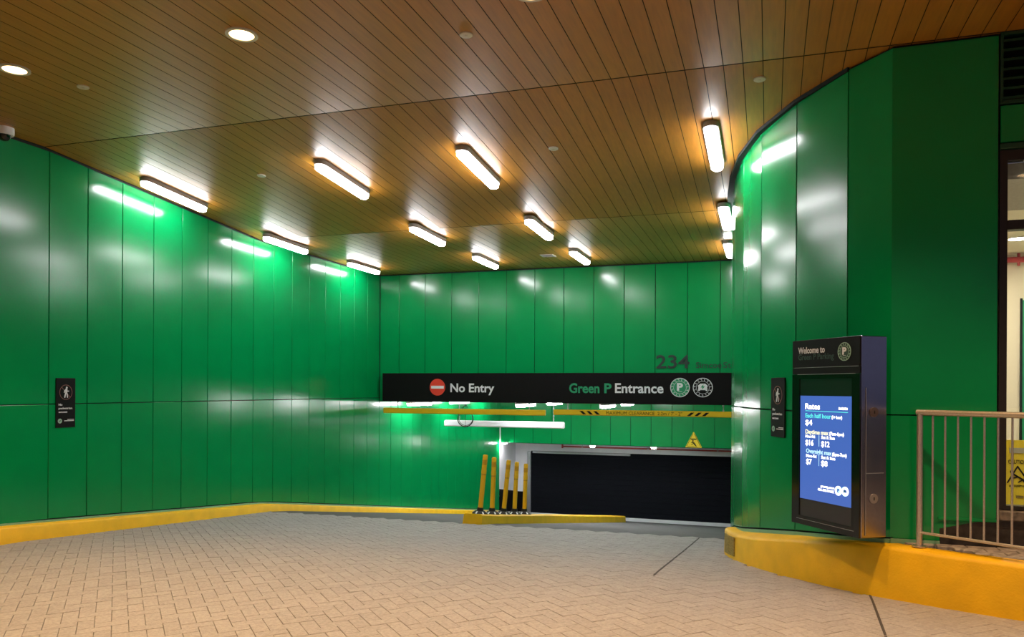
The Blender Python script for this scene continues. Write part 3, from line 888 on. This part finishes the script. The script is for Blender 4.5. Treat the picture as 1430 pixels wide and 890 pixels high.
for x, y, lb in dl:
    if c0 is None:
        c0 = thing('ceiling_cover', lb, 'cover plate', group='pale round covers in the ceiling')
        mb = MB(); mb.loft([[(r*math.cos(k*math.pi/12), r*math.sin(k*math.pi/12), z) for k in range(24)] for r, z in ((.045,-.012),(.05,-.008),(.05,.0))]); mb.build('plate', DISC, c0, smooth=30)
        mb = MB(); mb.disc(0,0,.012,-.016,-.011,12); mb.build('plate_cap', DISC, c0)
        o = c0
    else: o = copy_tree(c0)
    o.location = (x, y, ceil(y)); o['label'] = lb
    if y > 6.6: o.rotation_euler = (-math.atan(.0836), 0, 0)
t = thing('ceiling_vent', 'small flat square vent in the ceiling before the sign wall', 'vent', (-3.655,13.067,ceil(13)))
mb = MB(); mb.box(-.12,.12,-.12,.12,-.008,0,.003); mb.build('vent_plate', DISC, t)
for k in range(5):
    mb = MB(); mb.box(-.1,.1,-.09+k*.04,-.075+k*.04,-.012,-.007); mb.build('slat', HOUS, t)
t = thing('security_camera', 'white security camera under the ceiling at the left edge', 'camera', (-7.42, 5.95, ceil(5.9)))
mb = MB(); mb.loft([[(r*math.cos(k*math.pi/12), r*math.sin(k*math.pi/12), z) for k in range(24)] for r, z in ((.085,-.075),(.092,-.06),(.092,0))]); mb.build('housing', WHITEW, t, smooth=30)
mb = MB(); mb.loft([[(r*math.cos(k*math.pi/10), r*math.sin(k*math.pi/10), z) for k in range(20)] for r, z in ((.01,-.135),(.04,-.125),(.058,-.10),(.064,-.075))]); mb.build('dome', BLACKG, t, smooth=60)
for k in range(4):
    a = k*math.pi/2
    mb = MB(); mb.tube([(.07*math.cos(a), .07*math.sin(a), -.072),(.075*math.cos(a), .075*math.sin(a), -.078)], .008, 8); mb.build('screw', GREYM, t)

# ------------------------------------------------------------------ badges
def badge(parent, cx, cy, r, fill, kind, z=0., ink=WHITE, ring=WHITE):
    mb = MB(); mb.disc(cx, cy, r, z, z+.003, 36); b = mb.build('badge', fill, parent)
    off = b.location
    def sub(mb, name, m):
        mb.v = [(x-off.x, y-off.y, zz_-off.z) for x, y, zz_ in mb.v]; return mb.build(name, m, b)
    mb = MB(); mb.ringdisc(cx, cy, r*.93, r, z+.003, z+.005, 36); mb.ringdisc(cx, cy, r*.635, r*.665, z+.003, z+.005, 36); sub(mb, 'rim', ring)
    mb = MB(); nt_ = 15
    for k in range(nt_):                         # the small raised marks round the rim (too small to read)
        a = 2*math.pi*k/nt_ + .1
        ra, rb = r*.72, r*.86
        w = r*.030
        if k % 3 == 0: mb.stroke([(cx+ra*math.cos(a), cy+ra*math.sin(a)), (cx+rb*math.cos(a), cy+rb*math.sin(a))], w*1.6, z+.003, z+.0045)
        else:
            mb.stroke([(cx+ra*math.cos(a-.07), cy+ra*math.sin(a-.07)), (cx+rb*math.cos(a-.05), cy+rb*math.sin(a-.05)), (cx+rb*math.cos(a+.07), cy+rb*math.sin(a+.07))], w*1.3, z+.003, z+.0045)
    sub(mb, 'rim_marks', ring)
    if kind == 'P':
        text(b, 'P', ink, cx-off.x, cy-off.y-r*.28, r*.72, r*.62, .05, z=.003, align='c')
        mb = MB(); mb.box(cx-r*.22, cx+r*.22, cy-r*.44, cy-r*.40, z+.003, z+.0045); sub(mb, 'underline', ink)
    else:
        mb = MB(); mb.prism([(cx-r*.52,cy+r*.16),(cx-r*.25,cy+r*.40),(cx+r*.25,cy+r*.40),(cx+r*.52,cy+r*.16),(cx+r*.44,cy+r*.08),(cx+r*.47,cy-r*.33),(cx+r*.34,cy-r*.36),(cx+r*.24,cy-r*.26),(cx-r*.24,cy-r*.26),(cx-r*.34,cy-r*.36),(cx-r*.47,cy-r*.33),(cx-r*.44,cy+r*.08)], z+.003, z+.005); sub(mb, 'house_shape', ink)
        mb = MB(); mb.prism([(cx+r*.08,cy+r*.34),(cx-r*.22,cy+r*.0),(cx-r*.03,cy+r*.0),(cx-r*.08,cy-r*.22),(cx+r*.22,cy+r*.12),(cx+r*.03,cy+r*.12)], z+.005, z+.007); sub(mb, 'bolt', GREENV)
    return b

# ------------------------------------------------------------------ big black sign
YS = 14.22
sg = thing('entrance_sign', 'long black sign box with no entry and entrance lettering across the green wall', 'sign', mtx=signframe((0, YS, 0), (1, 0)))
mb = MB(); mb.box(-7.438, -.50, 1.328, 1.900, -.15, 0, .006); mb.build('sign_box', BLACK, sg)
mb = MB(); mb.disc(-6.225, 1.621, .165, .0, .004, 40); ne = mb.build('no_entry_disc', RED, sg)
mb = MB(); mb.box(-.137, .137, -.028, .028, .004, .006); mb.build('bar', WHITE, ne)
text(sg, 'No Entry', WHITE, -5.95, 1.530, .165, .915, .022)
text(sg, 'Green', GREENV, -3.55, 1.532, .172, .575, .028)
text(sg, 'P', GREENV, -2.885, 1.532, .172, .135, .028)
text(sg, 'Entrance', WHITE, -2.685, 1.536, .172, .880, .022)
badge(sg, -1.514, 1.635, .172, GREENV, 'P')
badge(sg, -1.116, 1.637, .172, BLACK, 'EV')
nm = thing('house_number', 'dark raised 234 and street name letters above the black sign', 'lettering', mtx=signframe((0, YB, 0), (1, 0)))
text(nm, '234', LETTER, -1.965, 1.990, .235, .60, .012, ex=.012, z=.003)
text(nm, 'Simcoe', LETTER, -1.250, 1.988, .108, .445, .0, ex=.006, z=.003)
text(nm, 'St', LETTER, -.775, 1.988, .108, .135, .0, ex=.006, z=.003)

# hanging bars
def hanging_bar(label, x0, x1, z0, z1, y, m, hangers, r=.008, ztop=1.3275):
    t = thing('hanging_bar', label, 'bar', mtx=signframe((0, y, 0), (1, 0)))
    c = .012
    mb = MB(); mb.box(x0, x1, z0, z1, -.055, 0, c); mb.build('beam', m, t, smooth=30)
    for hx in hangers:
        mb = MB(); mb.tube([(hx, z1-.01, -.028), (hx, ztop-.02, -.028)], r, 8)
        mb.ringdisc(hx, z1+.012, .010, .016, -.033, -.023, 10); mb.tube([(hx, ztop-.025, -.028), (hx, ztop, -.028)], r*2.2, 8)
        mb.build('hanger', GREYM, t)
    return t
hanging_bar('plain yellow clearance bar hanging below the left half of the black sign', -7.45, -4.027, 1.090, 1.198, YS+.06, YELLOWB, (-7.13, -4.353))
cb = hanging_bar('yellow maximum clearance bar hanging below the right half of the sign', -3.872, -.49, 1.108, 1.212, YS+.06, YELLOWB, (-3.595, -.766))
YTXT = BLACK
for x0, dr_ in ((-3.30, -1), (-3.17, -1), (-3.04, -1), (-1.33, 1), (-1.20, 1), (-1.07, 1)):
    mb = MB(); k = .07*(-dr_)
    xs_ = [(x0-k/2-.03*1, 1.190), (x0-k/2+.03, 1.190), (x0+k/2+.03, 1.128), (x0+k/2-.03, 1.128)] if dr_ < 0 else [(x0+.035-.03, 1.190), (x0+.035+.03, 1.190), (x0-.035+.03, 1.128), (x0-.035-.03, 1.128)]
    mb.prism(xs_, 0, .002); mb.build('hazard_stripe', BLACK, cb)
text(cb, 'MAXIMUM CLEARANCE  2.2m / 7\' - 2"', BLACK, -2.86, 1.133, .058, 1.38, .0)
wb = thing('hanging_bar', 'white bar hanging on chains below the yellow bars', 'bar', mtx=signframe((0, 16.0, 0), (1, 0)))
mb = MB(); mb.box(-6.844, -4.11, .760, .895, -.12, 0, .02); mb.build('beam', WHITE, wb, smooth=30)
for hx in (-6.5, -4.345):
    mb = MB()
    n = 12
    for k in range(n):
        zc_ = .895 + (ZL-.895)*(k+.5)/n; h_ = (ZL-.895)/n*.66
        pts = [(hx+(.010*math.cos(a) if k % 2 else 0), zc_+h_*math.sin(a), -.06+(0 if k % 2 else .010*math.cos(a))) for a in [2*math.pi*q/8 for q in range(9)]]
        mb.tube(pts, .0035, 5, False)
    mb.build('chain', GREYM, wb)
# wire coil
wc = thing('wire_coil', 'coil of dark wire hanging below the sign over the white bar', 'wire', mtx=signframe((-5.838, 14.75, 0), (1, 0)))
mb = MB()
for r, cx, cy, tz in ((.165,0,1.00,0), (.150,.012,1.005,.015), (.172,-.008,.995,-.015)):
    mb.tube([(cx+r*math.cos(a), cy+r*math.sin(a)*(1+.03*math.sin(3*a)), tz+.02*math.sin(a*2)) for a in [2*math.pi*q/28 for q in range(29)]], .0055, 6, False)
mb.build('loop', RUBBER, wc)
mb = MB(); mb.tube([(-.12,1.12,0),(0,1.28,0),(0,ZL,0)], .005, 6); mb.tube([(.12,1.12,0),(0,1.28,0)], .005, 6); mb.tube([(0,1.28,0),(0,.82,0)], .004, 6); mb.build('hanger', RUBBER, wc)
# triangular warning sign
tr = thing('warning_triangle', 'yellow triangular low headroom sign on the lower green header', 'sign', mtx=signframe((-1.965, Y2-.006, .005), (1, 0)))
mb = MB(); mb.prism([(-.215,0),(.215,0),(.222,.012),(.012,.425),(-.012,.425),(-.222,.012)], -.004, .004); mb.build('plate', YSIGN, tr)
mb = MB()
for k in range(9):
    for s_ in (-1, 1):
        a0, a1 = k/9+.02, k/9+.075
        mb.stroke([(s_*(.19-.175*a0), .03+.36*a0), (s_*(.19-.175*a1), .03+.36*a1)], .014, .004, .006)
mb.stroke([(-.17,.022),(.02,.022)], .010, .004, .006)
mb.build('border_dashes', BLACK, tr)
mb = MB(); mb.box(-.075, .075, .215, .245, .004, .006); mb.stroke([(-.02,.20),(-.015,.13),(.03,.085),(.07,.04)], .026, .004, .006); mb.stroke([(-.06,.135),(.02,.135),(.05,.09)], .016, .004, .006); mb.stroke([(-.03,.10),(-.05,.075)], .016, .004, .006); mb.disc(-.012,.19,.016,.004,.006,10); mb.build('symbol', BLACK, tr)

# ------------------------------------------------------------------ no pedestrian signs
def ped_sign(label, mtx, w, h):
    t = thing('pedestrian_sign', label, 'sign', mtx=mtx, group='black no pedestrian access signs')
    mb = MB(); mb.box(-w/2, w/2, -h/2, h/2, -.006, .004, .002); mb.build('plate', BLACK, t)
    r = w*.33; cy = h*.5 - w*.62
    mb = MB(); mb.ringdisc(0, cy, r*.93, r, .004, .0055, 36); mb.stroke([(-r*.68, cy+r*.68), (-r*.36, cy+r*.36)], r*.08, .004, .0052); mb.stroke([(r*.30, cy-r*.30), (r*.68, cy-r*.68)], r*.08, .004, .0052); mb.build('prohibition_ring', DIMRED, t)
    k = r*.92
    mb = MB()
    def S(pts, wd): mb.stroke([(x*k, cy+y*k) for x, y in pts], wd*k, .0055, .007)
    mb.disc(.12*k, cy+.66*k, .15*k, .0055, .007, 14)
    S([(.05,.40),(.02,.05)], .34); S([(.04,.42),(-.24,.24),(-.28,-.02)], .15); S([(.08,.40),(.24,.14),(.44,.16)], .14)
    S([(-.02,.02),(-.14,-.38),(-.22,-.72)], .19); S([(.06,.0),(.20,-.36),(.24,-.72)], .19)
    mb.build('walking_figure', WHITE, t)
    x = -w*.37
    text(t, 'No', WHITE, x, -h*.055, h*.040, w*.19, .03, z=.004)
    text(t, 'pedestrian', WHITE, x, -h*.128, h*.040, w*.70, .025, z=.004)
    text(t, 'access', WHITE, x, -h*.200, h*.036, w*.44, .025, z=.004)
    mb = MB(); mb.disc(-w*.30, -h*.365, w*.105, .004, .0055, 20); mb.build('small_badge', PALEGREEN, t)
    mb = MB(); mb.stroke([(-w*.33,-h*.36),(-w*.31,-h*.375),(-w*.26,-h*.35)], w*.02, .0055, .0065); mb.build('badge_mark', DIMGREEN, t)
    mb = MB(); mb.box(w*.08, w*.42, -h*.345, -h*.333, .004, .005); mb.box(-w*.08, w*.42, -h*.372, -h*.358, .004, .005); mb.build('fine_print', WHITE, t)
    return t
ped_sign('black no pedestrian sign on the straight left green wall', signframe((XW+.007, 6.848, 1.413), (0, 1)), .258, .560)
P2, P3 = Vector((.222,7.356)), Vector((-.078,7.949))
dd = (P3-P2).normalized(); c_ = P2 + dd*.290; nn_ = Vector((-dd.y, dd.x))
if nn_.x > 0: nn_ = -nn_
ped_sign('black no pedestrian sign on the curved green wall beside the lit screen', signframe((c_.x+nn_.x*.014, c_.y+nn_.y*.014, 1.440), (-dd.x, -dd.y)), .258, .546)

# ------------------------------------------------------------------ rate screen kiosk
kx = Vector((.589, -.808)).normalized()
kn = Vector((-.808, -.589)).normalized()
F1 = Vector((.637, 6.262))
kf = signframe((F1.x, F1.y, 0), (kx.x, kx.y))
K = thing('rate_screen', 'tall black wall-mounted parking rate screen with lit blue display', 'screen', mtx=kf)
DP = .245
mb = MB(); mb.box(-.768, 0, .508, 2.006, -DP, -.012, .006); mb.build('cabinet', KIOSKS, K)
mb = MB()
for a, b, c, d in ((-.766,-.002,.510,.582),(-.766,-.002,1.692,1.725),(-.766,-.676,.582,1.692),(-.082,-.002,.582,1.692)):
    mb.box(a, b, c, d, -.012, .004)
mb.build('bezel', BLACKG, K)
mb = MB(); mb.box(-.766, -.002, 1.783, 2.004, -.012, .004, .002); mb.build('header_plate', BLACK, K)
mb = MB(); mb.box(-.766, -.002, 1.728, 1.780, -.012, .002); mb.build('header_gap', BLACK, K)
for a, b, c, d, e_ in ((-.739, -.018, 1.780, 1.783, -.002), (-.70, -.05, 1.7255, 1.7285, -.002), (-.705, -.055, .553, .556, .003)):
    mb = MB(); mb.box(a, b, c, d, e_, .005); mb.build('bright_edge', GREYM, K)
sc = MB().box(-.676, -.082, .582, 1.692, -.012, -.004).build('display', SCREENG, K)
def kp(mb, name, m): return mb.build(name, m, K)
mb = MB(); mb.box(-.676, -.082, 1.556, 1.692, -.004, -.002); kp(mb, 'display_dark_band', SCREEND)
mb = MB(); mb.box(-.668, -.082, .722, 1.555, -.004, -.001); kp(mb, 'display_lit_area', SCREENB)
Z = -.001
mb = MB(); mb.box(-.607, -.126, 1.431, 1.436, Z, Z+.001); kp(mb, 'teal_rule', LITC)
mb = MB(); mb.box(-.4455, -.4415, 1.155, 1.245, Z, Z+.001); mb.box(-.4455, -.4415, 1.002, 1.088, Z, Z+.001); kp(mb, 'divider', LITB)
text(K, 'Rates', LITW, -.607, 1.448, .046, .172, .018, z=Z)
mb = MB()
for k, wd in enumerate((.012,.010,.018,.016,.014,.013)):
    mb.box(-.225+k*.0165, -.225+k*.0165+min(wd,.0145), 1.452, 1.452+(.016 if k % 2 else .019), Z, Z+.001)
kp(mb, 'fine_print', LITW)
text(K, 'Each half hour', LITC, -.605, 1.380, .034, .297, .018, z=Z)
text(K, '(1+ hour)', LITW, -.300, 1.381, .024, .112, .018, z=Z)
text(K, '$4', LITW, -.605, 1.320, .042, .080, .018, z=Z)
text(K, 'Daytime max', LITY, -.603, 1.250, .034, .268, .018, z=Z)
text(K, '(7am-6pm)', LITW, -.324, 1.253, .025, .156, .018, z=Z)
text(K, 'Mon-Fri', LITW, -.603, 1.219, .022, .112, .018, z=Z)
text(K, 'Sat & Sun', LITW, -.416, 1.219, .024, .150, .018, z=Z)
text(K, '$16', LITW, -.603, 1.158, .043, .095, .018, z=Z)
text(K, '$12', LITW, -.416, 1.158, .043, .092, .018, z=Z)
text(K, 'Overnight max', LITB, -.595, 1.096, .034, .295, .018, z=Z)
text(K, '(6pm-7am)', LITW, -.291, 1.096, .025, .153, .018, z=Z)
text(K, 'Mon-Fri', LITW, -.593, 1.062, .024, .120, .018, z=Z)
text(K, 'Sat & Sun', LITW, -.416, 1.062, .024, .155, .018, z=Z)
text(K, '$7', LITW, -.593, 1.006, .042, .065, .018, z=Z)
text(K, '$8', LITW, -.416, 1.006, .042, .070, .018, z=Z)
text(K, 'greenp.com', LITW, -.268, .838, .020, .155, .018, z=Z, align='r')
text(K, '416-393-PARK', LITW, -.268, .808, .020, .186, .018, z=Z, align='r')
badge(K, -.221, .834, .036, LITB, 'P', z=Z, ink=SCREENB, ring=LITW)
badge(K, -.150, .837, .036, LITW, 'EV', z=Z, ink=SCREENB, ring=LITB)
text(K, 'Welcome to', WHITE, -.692, 1.897, .050, .315, .02, z=.004)
text(K, 'Green P Parking', DIMGREEN, -.690, 1.845, .046, .415, .015, z=.004)
badge(K, -.158, 1.893, .070, DIMGREEN, 'P', z=.004, ink=WHITE, ring=PALEGREEN)
# side door of the cabinet with locks
sd = MB(); sd.box(.0, .003, .53, 1.60, -DP+.03, -.05); sd.build('service_door', KIOSKS, K)
mb = MB(); mb.box(.003, .0045, .985, .990, -DP+.03, -.05); mb.box(.003,.0045, .53, 1.62, -.052, -.048); mb.build('door_seam', GREYM, K)
for z_, m_ in ((1.44, BRASS), (.80, mat('grey_lock_metal', (.34,.32,.32), .4, .5))):
    mb = MB(); mb.tube([(.0, z_, -.12), (.012, z_, -.12)], .036, 18); l_ = mb.build('lock', m_, K, smooth=40)
    mb = MB(); mb.box(.006, .008, -.012, .012, .032, .040); mb.build('keyhole', RUBBER, l_)
for z_ in (.8, 1.7):
    mb = MB(); mb.box(-.60, -.30, z_, z_+.10, -.335, -DP+.005); mb.build('wall_bracket', GREYM, K)

# ------------------------------------------------------------------ railing
rd = Vector((.57, -.415)).normalized()
rl = thing('railing', 'brushed metal railing with thin balusters on the kerb before the window', 'railing', mtx=signframe((1.055, 6.40, .45), (rd.x, rd.y)))
mb = MB(); mb.tube([(0,0,0),(0,.985,0)], .021, 14); mb.build('post', STEEL, rl, smooth=40)
mb = MB(); mb.tube([(0,0.003,0),(0,.012,0)], .05, 16); mb.build('foot_plate', STEEL, rl, smooth=40)
mb = MB(); mb.tube([(-.021,.990,0),(2.2,.990,0)], .021, 14); mb.build('top_rail', STEEL, rl, smooth=40)
mb = MB(); mb.box(.0, 2.2, .100, .118, -.012, .012, .003); mb.build('bottom_rail', STEEL, rl)
mb = MB(); mb.tube([(2.19,0,0),(2.19,.985,0)], .021, 14); mb.build('post', STEEL, rl, smooth=40)
for k in range(24):
    x = .0934 + k*.0872
    if x > 2.15: break
    mb = MB(); mb.tube([(x,.115,0),(x,.975,0)], .0075, 8); mb.build('baluster', STEEL, rl, smooth=40)

flush_texts()
